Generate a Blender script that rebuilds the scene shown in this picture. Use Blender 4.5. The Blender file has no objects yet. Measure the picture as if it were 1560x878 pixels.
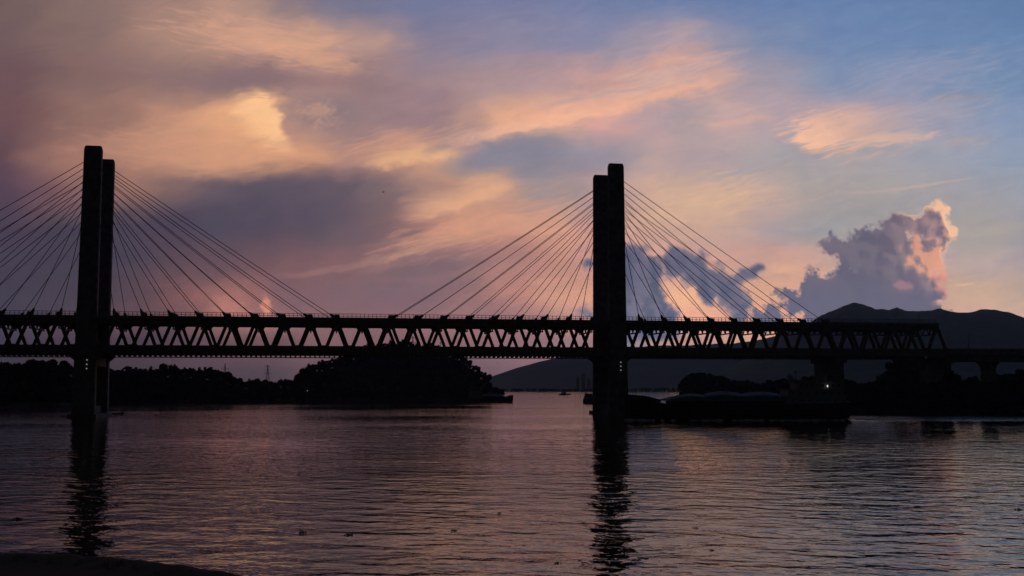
import bpy, math, random
import numpy as np
from mathutils import Vector, Matrix

random.seed(7)
rng = np.random.default_rng(7)
C = bpy.context.scene.collection
S = bpy.context.scene

# ------------------------------------------------------------------ camera
F = 1600.0                       # focal length in photo pixels
EYE = 13.5
HOR = 590.0
PITCH = math.atan((HOR - 439.0) / F)
cam_d = bpy.data.cameras.new('camera')
cam = bpy.data.objects.new('camera', cam_d)
C.objects.link(cam)
cam.location = (0, 0, EYE)
cam.rotation_euler = (math.pi / 2 + PITCH, 0, 0)
cam_d.sensor_width = 36.0
cam_d.lens = 36.0 * F / 1560.0
cam_d.clip_start = 0.5
cam_d.clip_end = 80000
S.camera = cam

def uv(px, py):
    dx = (px - 780.0) / F
    dy = (439.0 - py) / F
    y = math.cos(PITCH) - dy * math.sin(PITCH)
    z = math.sin(PITCH) + dy * math.cos(PITCH)
    return dx / y, z / y

def at(px, py, D):
    u, v = uv(px, py)
    return Vector((u * D, D, EYE + v * D))

# ------------------------------------------------------------------ view settings
S.view_settings.view_transform = 'Standard'
S.view_settings.look = 'None'
S.view_settings.exposure = 0.0
S.view_settings.gamma = 1.0
S.view_settings.use_curve_mapping = False
S.render.engine = 'CYCLES'
S.cycles.use_denoising = True
S.cycles.max_bounces = 5
S.cycles.volume_bounces = 0

# ------------------------------------------------------------------ sky
SUN_AZ = math.radians(62)        # to the right of the view, just at the horizon
SUN_EL = math.radians(1.2)
world = bpy.data.worlds.new("World")
S.world = world
world.use_nodes = True
world.cycles.sampling_method = 'MANUAL'
world.cycles.sample_map_resolution = 512

class NT:
    def __init__(s, nt):
        s.nt = nt; s.N = nt.nodes; s.L = nt.links
    def put(s, sock, v):
        if isinstance(v, bpy.types.NodeSocket): s.L.new(v, sock)
        elif v is not None: sock.default_value = v
    def m(s, op, a, b=None, c=None, clamp=False):
        n = s.N.new('ShaderNodeMath'); n.operation = op; n.use_clamp = clamp
        s.put(n.inputs[0], a); s.put(n.inputs[1], b); s.put(n.inputs[2], c)
        return n.outputs[0]
    def v(s, op, a, b=None, sc=None):
        n = s.N.new('ShaderNodeVectorMath'); n.operation = op
        s.put(n.inputs[0], a); s.put(n.inputs[1], b)
        if sc is not None: s.put(n.inputs['Scale'], sc)
        return n.outputs['Value'] if op in ('LENGTH', 'DOT_PRODUCT', 'DISTANCE') else n.outputs['Vector']
    def xyz(s, x, y, z=0.0):
        n = s.N.new('ShaderNodeCombineXYZ')
        s.put(n.inputs[0], x); s.put(n.inputs[1], y); s.put(n.inputs[2], z)
        return n.outputs[0]
    def sep(s, v):
        n = s.N.new('ShaderNodeSeparateXYZ'); s.put(n.inputs[0], v); return n.outputs
    def ss(s, x, a, b, lo=0.0, hi=1.0, kind='SMOOTHSTEP'):
        n = s.N.new('ShaderNodeMapRange'); n.interpolation_type = kind
        s.put(n.inputs[0], x); n.inputs[1].default_value = a; n.inputs[2].default_value = b
        n.inputs[3].default_value = lo; n.inputs[4].default_value = hi
        return n.outputs[0]
    def mix(s, f, a, b, kind='MIX'):
        n = s.N.new('ShaderNodeMix'); n.data_type = 'RGBA'; n.blend_type = kind; n.clamp_factor = True
        s.put(n.inputs[0], f)
        s.put(n.inputs[6], a if isinstance(a, bpy.types.NodeSocket) else col(a))
        s.put(n.inputs[7], b if isinstance(b, bpy.types.NodeSocket) else col(b))
        return n.outputs[2]
    def noise(s, vec, scale, detail=4, rough=0.55, dist=0.0, out=0):
        n = s.N.new('ShaderNodeTexNoise'); n.noise_dimensions = '3D'
        s.put(n.inputs['Vector'], vec); n.inputs['Scale'].default_value = scale
        n.inputs['Detail'].default_value = detail; n.inputs['Roughness'].default_value = rough
        n.inputs['Distortion'].default_value = dist
        return n.outputs[out]
    def mapping(s, vec, loc, rot, sc, kind='TEXTURE'):
        n = s.N.new('ShaderNodeMapping'); n.vector_type = kind
        s.put(n.inputs[0], vec)
        n.inputs[1].default_value = loc; n.inputs[2].default_value = rot; n.inputs[3].default_value = sc
        return n.outputs[0]

def col(c):
    return (c[0] / 255.0, c[1] / 255.0, c[2] / 255.0, 1.0) if max(c[:3]) > 1.5 else (c[0], c[1], c[2], 1.0)

w = NT(world.node_tree)
w.N.clear()
geo = w.N.new('ShaderNodeTexCoord')
DIR = geo.outputs['Generated']
dx_, dy_, dz_ = w.sep(DIR)
dyc = w.m('MAXIMUM', dy_, 0.25)
K = 1600.0
U = w.m('MULTIPLY', w.m('DIVIDE', dx_, dyc), K)
V = w.m('MULTIPLY', w.m('DIVIDE', dz_, dyc), K)
P0 = w.xyz(U, V)

def UV(px, py):
    a, b = uv(px, py); return a * K, b * K

# wispy warp: long streaks that climb gently to the right
q = w.mapping(P0, (0, 0, 0), (0, 0, math.radians(9)), (1, 0.36, 1))
n1 = w.noise(q, 0.0065, 4, 0.5, 0.5, out=1)
n2 = w.noise(w.mapping(P0, (0, 0, 0), (0, 0, math.radians(11)), (1, 0.6, 1)), 0.016, 4, 0.5, 0.6, out=1)
wv = w.v('ADD', w.v('MULTIPLY', w.v('SUBTRACT', n1, (0.5, 0.5, 0.5)), (110, 52, 0)),
         w.v('MULTIPLY', w.v('SUBTRACT', n2, (0.5, 0.5, 0.5)), (34, 22, 0)))
PW = w.v('ADD', P0, wv)
PWs = w.v('ADD', P0, w.v('MULTIPLY', wv, (0.45, 0.45, 0)))
uw, vw, _ = w.sep(PW)

ROWS = [
 (-420, [(-700,(30,28,34)),(0,(45,40,46)),(400,(62,58,70)),(780,(80,84,105)),(1560,(72,92,125)),(2200,(60,75,100))]),
 (-160, [(-700,(40,34,38)),(0,(72,62,66)),(260,(100,86,88)),(400,(112,100,108)),(780,(98,104,132)),(1170,(92,114,148)),(1560,(86,112,148)),(2200,(70,88,118))]),
 (0, [(-500,(62,50,52)),(0,(110,91,89)),(130,(127,106,100)),(260,(152,123,112)),(330,(172,137,121)),(390,(163,134,121)),(450,(132,117,122)),(520,(113,113,134)),(650,(107,115,145)),(780,(112,117,148)),(910,(106,120,155)),(1040,(102,122,160)),(1300,(99,126,165)),(1560,(95,123,161)),(2200,(80,105,140))]),
 (60, [(-500,(60,48,50)),(0,(108,88,88)),(130,(126,103,98)),(260,(160,128,114)),(390,(192,149,127)),(480,(198,153,128)),(560,(172,140,130)),(650,(128,121,140)),(780,(130,128,150)),(910,(127,130,156)),(985,(150,142,155)),(1040,(168,150,156)),(1100,(140,140,160)),(1170,(117,134,165)),(1300,(109,133,169)),(1560,(103,131,167)),(2200,(85,110,145))]),
 (120, [(-500,(58,45,48)),(0,(105,82,84)),(130,(125,100,96)),(260,(138,111,105)),(390,(130,108,108)),(490,(160,128,120)),(560,(142,118,118)),(650,(150,128,132)),(780,(163,139,141)),(850,(168,142,145)),(910,(188,150,142)),(1000,(195,160,150)),(1060,(192,158,150)),(1170,(160,150,160)),(1300,(126,143,171)),(1560,(113,139,171)),(2200,(95,115,148))]),
 (180, [(-500,(56,42,46)),(0,(107,80,82)),(130,(140,108,98)),(260,(186,139,115)),(350,(212,158,122)),(395,(232,177,128)),(440,(160,130,120)),(520,(146,121,121)),(650,(146,121,125)),(730,(176,141,130)),(780,(216,163,132)),(850,(220,167,138)),(910,(210,162,140)),(980,(180,155,148)),(1040,(165,150,152)),(1120,(192,165,152)),(1190,(178,160,156)),(1300,(185,165,155)),(1430,(150,153,171)),(1560,(131,150,178)),(2200,(110,122,150))]),
 (240, [(-500,(50,38,44)),(0,(95,73,80)),(130,(160,118,103)),(260,(185,138,113)),(390,(203,150,118)),(450,(203,149,118)),(520,(174,134,119)),(600,(192,145,120)),(650,(200,153,124)),(700,(160,138,132)),(750,(135,130,142)),(820,(132,130,143)),(910,(146,141,151)),(1000,(182,159,146)),(1100,(172,158,151)),(1170,(165,160,161)),(1300,(168,162,162)),(1430,(158,161,172)),(1560,(142,158,178)),(2200,(120,128,150))]),
 (290, [(-500,(44,36,44)),(0,(85,68,82)),(60,(110,82,88)),(130,(132,99,98)),(200,(150,112,101)),(260,(124,100,98)),(330,(100,88,95)),(390,(88,80,92)),(520,(95,85,95)),(580,(116,99,102)),(650,(160,126,116)),(720,(198,153,125)),(760,(190,150,130)),(810,(160,142,140)),(850,(160,143,140)),(910,(175,149,137)),(1000,(204,171,141)),(1070,(204,172,141)),(1170,(192,169,149)),(1240,(170,162,156)),(1430,(164,162,163)),(1560,(154,160,171)),(2200,(128,132,148))]),
 (350, [(-500,(38,34,42)),(0,(70,62,78)),(130,(68,62,75)),(260,(74,66,80)),(330,(78,72,86)),(390,(80,72,85)),(450,(90,78,88)),(520,(105,88,95)),(600,(122,97,99)),(650,(162,121,111)),(700,(192,140,118)),(780,(200,146,124)),(850,(206,152,130)),(910,(194,147,131)),(970,(200,160,136)),(1040,(200,165,139)),(1100,(194,165,143)),(1170,(170,158,151)),(1240,(158,156,156)),(1500,(170,163,156)),(1560,(163,159,160)),(2200,(140,132,138))]),
 (400, [(-500,(36,33,41)),(0,(65,60,74)),(130,(64,60,73)),(260,(80,67,78)),(330,(95,75,82)),(390,(105,80,86)),(450,(115,86,89)),(520,(119,91,95)),(580,(134,102,102)),(650,(130,102,105)),(700,(134,104,105)),(780,(160,118,112)),(850,(184,134,120)),(890,(190,140,121)),(1040,(200,155,132)),(1170,(190,153,132)),(1220,(200,160,136)),(1300,(185,160,142)),(1500,(178,162,150)),(1560,(170,158,151)),(2200,(155,135,130))]),
 (450, [(-500,(35,32,40)),(0,(62,58,72)),(130,(66,58,70)),(200,(80,64,72)),(260,(105,75,78)),(300,(128,88,86)),(340,(138,95,93)),(390,(136,95,93)),(430,(112,85,92)),(520,(115,88,94)),(600,(111,88,98)),(650,(115,90,98)),(720,(135,102,102)),(780,(165,118,109)),(850,(189,139,120)),(890,(195,142,122)),(1050,(222,168,135)),(1150,(206,156,131)),(1300,(195,158,136)),(1500,(189,159,139)),(1560,(181,156,141)),(2200,(168,136,122))]),
 (485, [(-500,(34,31,38)),(0,(60,56,70)),(200,(82,64,70)),(300,(113,81,82)),(400,(134,95,94)),(520,(112,86,92)),(600,(117,88,95)),(700,(130,98,100)),(780,(130,98,102)),(850,(150,115,112)),(890,(172,127,118)),(1050,(210,152,130)),(1150,(200,146,130)),(1300,(192,152,134)),(1560,(185,152,140)),(2200,(176,138,120))]),
 (525, [(-500,(32,29,35)),(0,(52,48,60)),(200,(62,52,60)),(300,(75,60,68)),(400,(85,66,72)),(500,(104,78,84)),(600,(108,80,86)),(700,(112,84,90)),(800,(118,90,98)),(890,(128,100,106)),(1000,(160,125,118)),(1300,(185,145,128)),(2200,(176,136,118))]),
 (592, [(-500,(28,26,32)),(0,(46,42,52)),(200,(56,47,54)),(300,(62,53,61)),(500,(68,58,66)),(700,(80,68,79)),(850,(104,82,90)),(1000,(140,108,106)),(1300,(165,128,115)),(2200,(165,126,110))]),
]
U0, U1 = UV(-740, 439)[0], UV(2300, 439)[0]
fx = w.ss(uw, U0, U1, 0, 1, 'LINEAR')
sky = None
prev_v = None
for py, stops in ROWS[::-1]:
    r = w.N.new('ShaderNodeValToRGB')
    r.color_ramp.interpolation = 'EASE'
    w.L.new(fx, r.inputs[0])
    els = r.color_ramp.elements
    while len(els) > 1: els.remove(els[-1])
    for i, (px, c) in enumerate(stops):
        if px >= 880 and 170 <= py <= 410 and c[0] > c[2] + 15: c = (c[0], c[1]-2, min(185, c[2]+7))
        pos = (UV(px, py)[0] - U0) / (U1 - U0)
        e = els[0] if i == 0 else els.new(pos)
        e.position = pos; e.color = col(c)
    vv = UV(780, py)[1]
    if sky is None: sky = r.outputs[0]
    else: sky = w.mix(w.ss(vw, prev_v, vv), sky, r.outputs[0])
    prev_v = vv

# thin cirrus: fibres of light and shade along the wind
st = w.noise(w.mapping(PWs, (0, 0, 0), (0, 0, math.radians(13)), (1, 0.3, 1)), 0.014, 7, 0.58, 1.0)
fib = w.noise(w.mapping(PWs, (0, 0, 0), (0, 0, math.radians(8)), (1, 0.5, 1)), 0.034, 6, 0.6, 0.8)

bil = w.noise(P0, 0.034, 6, 0.58, 0.2)
st2 = w.noise(w.mapping(PWs, (0, 0, 0), (0, 0, math.radians(15)), (1, 0.11, 1)), 0.022, 5, 0.6, 0.4)
st3 = w.noise(w.mapping(PWs, (0, 0, 0), (0, 0, math.radians(-11)), (1, 0.14, 1)), 0.02, 5, 0.6, 0.6)
def blob(vec, px, py, rx, ry, rot=0.0):
    x, y = UV(px, py)
    L = w.v('LENGTH', w.mapping(vec, (x, y, 0), (0, 0, math.radians(rot)), (rx, ry, 1)))
    return w.m('SUBTRACT', 1.0, L)        # 1 in the middle, 0 at the rim, negative beyond

def lay(sky, c, px, py, rx, ry, rot=0, k=0.7, lo=0.15, hi=0.75, op=1.0, vec=None, nz=None):
    b = blob(vec or PWs, px, py, rx, ry, rot)
    val = w.m('ADD', b, w.m('MULTIPLY', w.m('SUBTRACT', nz or st, 0.5), k))
    return w.mix(w.ss(val, lo, hi, 0, op), sky, c)

def edged(sky, c, p1, p2, sharp, fade, ell, k=1.0, op=0.9, na=40.0, nz=None):
    """cloud with one crisp border along p1-p2 (lit side on the left hand going from p1 to p2), fading away from it"""
    a = Vector(UV(*p1)); b_ = Vector(UV(*p2)); d_ = (b_ - a).normalized(); n_ = (-d_.y, d_.x)
    sd_ = w.v('DOT_PRODUCT', w.v('SUBTRACT', PWs, (a.x, a.y, 0)), (n_[0], n_[1], 0))
    sd_ = w.m('ADD', sd_, w.m('MULTIPLY', w.m('SUBTRACT', w.m('MULTIPLY', w.m('ADD', fib, bil), 0.5), 0.5), na))
    m1 = w.m('MULTIPLY', w.ss(sd_, -sharp, sharp), w.ss(sd_, fade, 0.0))
    b = blob(PWs, *ell)
    m2 = w.ss(w.m('ADD', b, w.m('MULTIPLY', w.m('SUBTRACT', nz or st, 0.5), k)), 0.05, 0.65)
    return w.mix(w.m('MULTIPLY', w.m('MULTIPLY', m1, m2), op), sky, c)

for a in [
    ((132,116,118), 500, 172, 80, 40, -8, 1.1, 0.1, 0.8, 0.75),
    ((205,156,126), 470, 88, 130, 26, -14, 0.9, 0.1, 0.8, 0.6),
    ((133,108,110), 430, 122, 190, 17, -5, 0.8, 0.1, 0.9, 0.55),
    ((132,129,142), 775, 236, 120, 26, 15, 0.6, 0.1, 0.7, 0.85),
    ((126,126,142), 850, 262, 120, 24, 4, 0.7, 0.1, 0.8, 0.5),
    ((84,78,92), 430, 332, 190, 40, 3, 0.7, 0.1, 0.8, 0.5),
    ((206,158,142), 1020, 92, 110, 28, 16, 1.2, 0.1, 0.9, 0.75),
    ((150,142,156), 1040, 128, 90, 9, 14, 0.9, 0.1, 0.9, 0.5),
    ((160,144,154), 900, 146, 150, 8, 13, 0.8, 0.1, 0.9, 0.55),
    ((206,168,152), 1120, 182, 100, 9, 3, 0.9, 0.1, 0.8, 0.75),
    ((198,172,158), 1420, 281, 120, 3.5, 8, 0.7, 0.1, 0.8, 0.7),
    ((184,166,160), 1280, 297, 160, 5, 5, 0.8, 0.1, 0.8, 0.6),
    ((216,178,146), 1060, 318, 160, 36, 12, 1.0, 0.1, 0.9, 0.55),
    ((160,158,164), 1130, 262, 130, 14, 12, 0.9, 0.1, 0.9, 0.5),
    ((176,136,118), 650, 378, 190, 10, 14, 0.7, 0.1, 0.8, 0.6),
    ((150,110,106), 500, 410, 140, 9, 9, 0.8, 0.1, 0.8, 0.5),
    ((100,86,96), 640, 410, 130, 14, 8, 0.7, 0.1, 0.8, 0.5),
    ((216,168,138), 1195, 412, 75, 15, 4, 0.9, 0.1, 0.8, 0.8),
    ((216,172,144), 1470, 436, 26, 4, 4, 0.6, 0.1, 0.8, 0.8),
    ((168,142,136), 1460, 150, 90, 12, 6, 1.0, 0.2, 0.9, 0.3),
]:
    sky = lay(sky, *a)
sky = edged(sky, (224,166,124), (470,262), (396,134), 10, 230, (345, 205, 165, 80, 8), 0.7, 0.65)
sky = edged(sky, (204,150,118), (230,292), (500,262), 15, 120, (380, 232, 165, 66, 6), 0.6, 0.75)
sky = edged(sky, (248,194,140), (452,226), (398,140), 9, 95, (408, 182, 84, 56, -30), 0.6, 0.95)
mot = w.m('ADD', blob(P0, 486, 172, 66, 40, -8), w.m('MULTIPLY', w.m('SUBTRACT', w.noise(w.mapping(P0,(0,0,0),(0,0,math.radians(12)),(1,0.7,1)), 0.05, 6, 0.65, 0.6), 0.5), 2.6))
sky = w.mix(w.ss(mot, 0.25, 1.0, 0, 0.55), sky, (196,150,128))
sky = edged(sky, (228,176,130), (540,264), (705,238), 8, 44, (622, 244, 110, 26, 8), 0.6, 0.85)
sky = edged(sky, (230,172,142), (700,228), (1160,116), 9, 62, (900, 172, 290, 52, 14), 0.6, 0.85)
sky = edged(sky, (238,182,148), (730,216), (1000,158), 6, 26, (830, 190, 140, 28, 12), 0.6, 0.7)
sky = edged(sky, (228,173,134), (640,345), (780,284), 9, 74, (712, 304, 118, 42, 6), 0.7, 0.85)
sky = lay(sky, (210,151,123), 690, 352, 160, 22, 14, 0.8, 0.1, 0.9, 0.65)
sky = edged(sky, (222,174,150), (1178,204), (1250,247), 9, 190, (1300, 196, 165, 50, 12), 2.2, 0.85, nz=st2)
sky = edged(sky, (242,190,156), (1180,206), (1248,244), 6, 110, (1266, 200, 95, 40, 16), 1.8, 0.9, nz=st2)
sky = edged(sky, (216,178,158), (1240,238), (1440,208), 6, 26, (1360, 214, 120, 16, 3), 1.4, 0.8, nz=st2)
sky = lay(sky, (206,172,158), 1000, 120, 230, 40, 15, 2.4, 0.35, 1.0, 0.5, nz=st2)
sky = lay(sky, (222,184,150), 1090, 300, 170, 60, 14, 2.2, 0.4, 1.0, 0.45, nz=st2)
sky = lay(sky, (152,152,174), 1420, 112, 260, 62, 12, 2.0, 0.25, 1.0, 0.5, nz=st2)
sky = lay(sky, (172,162,168), 1420, 172, 200, 40, 8, 2.0, 0.25, 1.0, 0.5, nz=st2)
sky = lay(sky, (186,164,160), 1470, 216, 90, 14, 6, 2.0, 0.25, 1.0, 0.5, nz=st2)
for a in [
    ((210,158,130), 400, 62, 240, 62, -12, 2.2, 0.25, 1.0, 0.55, None, st3),
    ((128,106,110), 330, 122, 280, 34, -6, 2.0, 0.25, 1.0, 0.5, None, st3),
    ((204,150,122), 250, 225, 220, 60, -6, 1.8, 0.25, 1.0, 0.4, None, st3),
    ((204,152,126), 610, 214, 170, 34, 8, 2.2, 0.25, 1.0, 0.55, None, st2),
    ((206,152,124), 720, 345, 220, 60, 14, 2.2, 0.25, 1.0, 0.5, None, st2),
    ((112,92,100), 600, 440, 240, 40, 8, 2.2, 0.25, 1.0, 0.5, None, st2),
    ((214,158,130), 820, 330, 140, 60, 6, 1.8, 0.25, 1.0, 0.4, None, st2),
]:
    sky = lay(sky, *a)
# the small lit plume low above the bridge
sky = lay(sky, (196,130,112), 402, 466, 11, 26, 6, 0.8, 0.1, 0.7, 0.9, nz=fib)
sky = lay(sky, (168,112,104), 345, 468, 50, 28, 0, 0.9, 0.1, 0.8, 0.7, nz=fib)
# fibre contrast
amp = w.ss(w.sep(P0)[0], UV(300, 0)[0], UV(1000, 0)[0], 0.06, 0.08)
mod = w.m('ADD', 1.0, w.m('ADD', w.m('MULTIPLY', w.m('SUBTRACT', st, 0.5), w.m('MULTIPLY', amp, 2.4)),
                           w.m('MULTIPLY', w.m('SUBTRACT', fib, 0.5), amp)))
modw = w.ss(w.sep(P0)[1], UV(780, 560)[1], UV(780, 440)[1], 0, 1)
mod = w.m('ADD', 1.0, w.m('MULTIPLY', w.m('SUBTRACT', mod, 1.0), modw))
warm = w.xyz(mod, w.m('ADD', w.m('MULTIPLY', mod, 0.72), 0.28), w.m('ADD', w.m('MULTIPLY', mod, 0.4), 0.6))
sky = w.v('MULTIPLY', sky, warm)

# cumulus towers
bil2 = w.noise(P0, 0.075, 5, 0.6, 0.0)
def cumulus(circles, off=(0, 0)):
    base = w.v('ADD', P0, (off[0], off[1], 0)) if off != (0, 0) else P0
    d = None
    for (px, py, r) in circles:
        x, y = UV(px, py)
        e = w.m('SUBTRACT', w.v('DISTANCE', base, (x, y, 0)), float(r))
        d = e if d is None else w.m('SMOOTH_MIN', d, e, 5.0)
    return d
RIGHT = [(1425,337,25),(1437,356,17),(1398,350,26),(1362,355,28),(1345,368,25),(1425,380,20),(1300,382,32),(1272,374,18),
         (1285,400,22),(1330,398,40),(1380,398,40),(1415,404,20),(1340,432,55),(1395,442,38),(1402,386,40),(1412,425,22),(1418,360,26),(1424,428,14),(1430,447,12),
         (1290,445,45),(1242,434,18),(1250,463,38),(1207,466,24),(1182,476,18),(1300,482,60),(1395,482,42),(1420,468,18),(1162,490,16),(1355,472,60)]
MID = [(962,398,28),(985,412,26),(958,440,36),(988,448,26),(1000,474,20),(1033,404,20),(1060,414,24),(1085,428,23),(1110,444,20),
       (1120,464,15),(1030,397,12),(1006,492,26),(950,472,36),(960,492,40),(1076,440,18),(1150,412,7),(1136,415,6),(1128,484,11),(896,402,6),(888,478,8)]
edge = w.m('MULTIPLY', w.m('SUBTRACT', bil, 0.5), 42.0)
edge = w.m('ADD', edge, w.m('MULTIPLY', w.m('SUBTRACT', bil2, 0.5), 30.0))
PS = w.v('ADD', P0, (9, 5, 0))
def puff(vec):
    n = w.N.new('ShaderNodeTexVoronoi'); n.feature = 'SMOOTH_F1'; n.inputs['Scale'].default_value = 0.036
    n.inputs['Smoothness'].default_value = 0.35
    jit = w.v('MULTIPLY', w.v('SUBTRACT', w.noise(P0, 0.05, 4, 0.55, 0.0, out=1), (0.5, 0.5, 0.5)), (16, 16, 0))
    w.L.new(w.v('ADD', vec, jit), n.inputs['Vector']); return n.outputs['Distance']
vo = puff(P0); vo2 = puff(PS)
edge = w.m('ADD', edge, w.m('MULTIPLY', w.m('SUBTRACT', vo, 0.45), 24.0))
big = w.noise(P0, 0.019, 4, 0.5, 0.3)
big2 = w.noise(PS, 0.019, 4, 0.5, 0.3)
relief = w.m('ADD', w.m('MULTIPLY', w.m('SUBTRACT', big, big2), 3.0), w.m('MULTIPLY', w.m('SUBTRACT', vo2, vo), 1.1))      # sunward slope of the billows
gx = w.sep(P0)[0]
gy = w.sep(P0)[1]
dM = w.m('ADD', w.m('SUBTRACT', cumulus(MID), 4.0), w.m('MULTIPLY', edge, 0.8))
tone = w.ss(w.m('ADD', relief, 0.5), 0.1, 0.9)
cM = w.mix(tone, (80,84,106), (102,100,120))
cM = w.mix(w.m('MULTIPLY', w.ss(dM, -12, 2), 0.8), cM, (128,114,126))
sky = w.mix(w.ss(dM, 8, -6), sky, cM)
dR = w.m('ADD', cumulus(RIGHT), edge)
dR2 = w.m('ADD', cumulus(RIGHT, (13, 6)), edge)
cR = w.mix(w.ss(gy, UV(0, 480)[1], UV(0, 350)[1]), (92,92,112), (108,102,116))
high = w.ss(gy, UV(0, 475)[1], UV(0, 345)[1], 0.12, 1.0)
cR = w.mix(w.m('MULTIPLY', w.m('MULTIPLY', tone, 0.55), high), cR, (122,112,122))
cR = w.mix(w.m('MULTIPLY', w.ss(tone, 0.5, 0.05, 0, 0.4), high), cR, (84,84,104))
rightness = w.ss(gx, UV(1315, 0)[0], UV(1420, 0)[0])
up = w.ss(gy, UV(0, 470)[1], UV(0, 400)[1])
shade = w.mix(tone, (122,108,120), (178,146,140))
body = w.mix(w.m('MULTIPLY', rightness, up), cR, shade)
lit = w.m('ADD', w.m('MULTIPLY', dR2, 1/15.0), w.m('ADD', w.m('MULTIPLY', relief, 0.55), 0.55))
lit = w.m('MULTIPLY', w.ss(lit, 0.05, 0.95), w.m('MULTIPLY', rightness, w.ss(gy, UV(0, 478)[1], UV(0, 440)[1])))
hot = w.mix(w.ss(gy, UV(0, 450)[1], UV(0, 350)[1]), (196,132,126), (248,196,156))
hot = w.mix(w.ss(tone, 0.55, 0.05, 0, 0.6), hot, (156,122,126))
body = w.mix(lit, body, hot)
pk = w.m('ADD', blob(P0, 1416, 392, 34, 28, -20), w.m('MULTIPLY', w.m('ADD', relief, w.m('SUBTRACT', bil, 0.5)), 1.9))
body = w.mix(w.ss(pk, 0.1, 0.9, 0, 0.85), body, (222,156,128))
pk2 = w.m('ADD', blob(P0, 1376, 434, 20, 15, 0), w.m('MULTIPLY', w.m('SUBTRACT', bil2, 0.5), 3.0))
body = w.mix(w.ss(pk2, 0.2, 0.8, 0, 0.5), body, (176,124,134))
rim = w.m('MULTIPLY', w.ss(dR, -7, 1), w.ss(gx, UV(1320, 0)[0], UV(1380, 0)[0]))
rim = w.m('MULTIPLY', rim, w.ss(gy, UV(0, 430)[1], UV(0, 380)[1]))
body = w.mix(w.m('MULTIPLY', rim, 0.7), body, (240,196,162))
mott = w.m('SUBTRACT', bil2, 0.5)
soft = w.m('MULTIPLY', w.m('ADD', dR, w.m('MULTIPLY', w.m('SUBTRACT', bil2, 0.5), 8.0)), 1.0)
sky = w.mix(w.ss(soft, 6.0, -5.0), sky, body)

gn = w.ss(w.sep(P0)[1], UV(780, 300)[1], UV(780, 540)[1], 0.97, 1.22)
gn = w.m('MULTIPLY', gn, w.ss(w.sep(P0)[0], UV(1250, 0)[0], UV(900, 0)[0], 1.0, 1.02))
sky = w.v('MULTIPLY', sky, w.xyz(gn, w.m('MULTIPLY', gn, 0.985), w.m('ADD', w.m('MULTIPLY', gn, 0.8), 0.19)))
gam = w.N.new('ShaderNodeGamma'); w.L.new(sky, gam.inputs[0]); gam.inputs[1].default_value = 2.2
front = gam.outputs[0]
# the rest of the dome: dusk sky darkened behind and overhead to keep towers black
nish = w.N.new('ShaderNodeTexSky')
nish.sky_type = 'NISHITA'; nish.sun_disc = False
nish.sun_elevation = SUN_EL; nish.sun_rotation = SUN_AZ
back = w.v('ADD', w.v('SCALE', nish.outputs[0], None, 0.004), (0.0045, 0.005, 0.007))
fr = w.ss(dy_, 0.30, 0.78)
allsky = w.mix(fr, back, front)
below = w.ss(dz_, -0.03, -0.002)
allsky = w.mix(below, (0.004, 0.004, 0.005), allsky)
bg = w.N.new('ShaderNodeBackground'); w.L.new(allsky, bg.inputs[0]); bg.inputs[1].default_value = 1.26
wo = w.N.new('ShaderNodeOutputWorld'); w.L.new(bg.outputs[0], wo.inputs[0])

# ------------------------------------------------------------------ sun (all but set)
sl = bpy.data.lights.new('sun', 'SUN')
sl.energy = 0.05; sl.angle = math.radians(0.5); sl.color = (1.0, 0.62, 0.38)
so = bpy.data.objects.new('sun', sl); C.objects.link(so)
sd = Vector((math.sin(SUN_AZ) * math.cos(SUN_EL), math.cos(SUN_AZ) * math.cos(SUN_EL), math.sin(SUN_EL)))
so.rotation_euler = (-sd).to_track_quat('-Z', 'Y').to_euler()
so.location = sd * 3000

# ------------------------------------------------------------------ materials
def mat(name, base, rough=0.7, var=0.25, scale=0.5, metal=0.0, spec=0.3, emit=None, es=1.0, bump=0.0):
    m_ = bpy.data.materials.new(name); m_.use_nodes = True
    t = NT(m_.node_tree)
    b = t.N['Principled BSDF']
    b.inputs['Roughness'].default_value = rough
    b.inputs['Metallic'].default_value = metal
    b.inputs['Specular IOR Level'].default_value = spec
    tc = t.N.new('ShaderNodeTexCoord').outputs['Object']
    n = t.noise(tc, scale, 5, 0.6)
    lo = tuple(c * (1 - var) for c in base); hi = tuple(min(1, c * (1 + var)) for c in base)
    t.put(b.inputs['Base Color'], t.mix(t.ss(n, 0.3, 0.7), lo, hi))
    if bump:
        bn = t.N.new('ShaderNodeBump'); bn.inputs['Strength'].default_value = 0.6; bn.inputs['Distance'].default_value = bump
        t.L.new(n, bn.inputs['Height']); t.L.new(bn.outputs[0], b.inputs['Normal'])
    if emit:
        b.inputs['Emission Color'].default_value = (*emit, 1); b.inputs['Emission Strength'].default_value = es
    return m_
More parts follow.
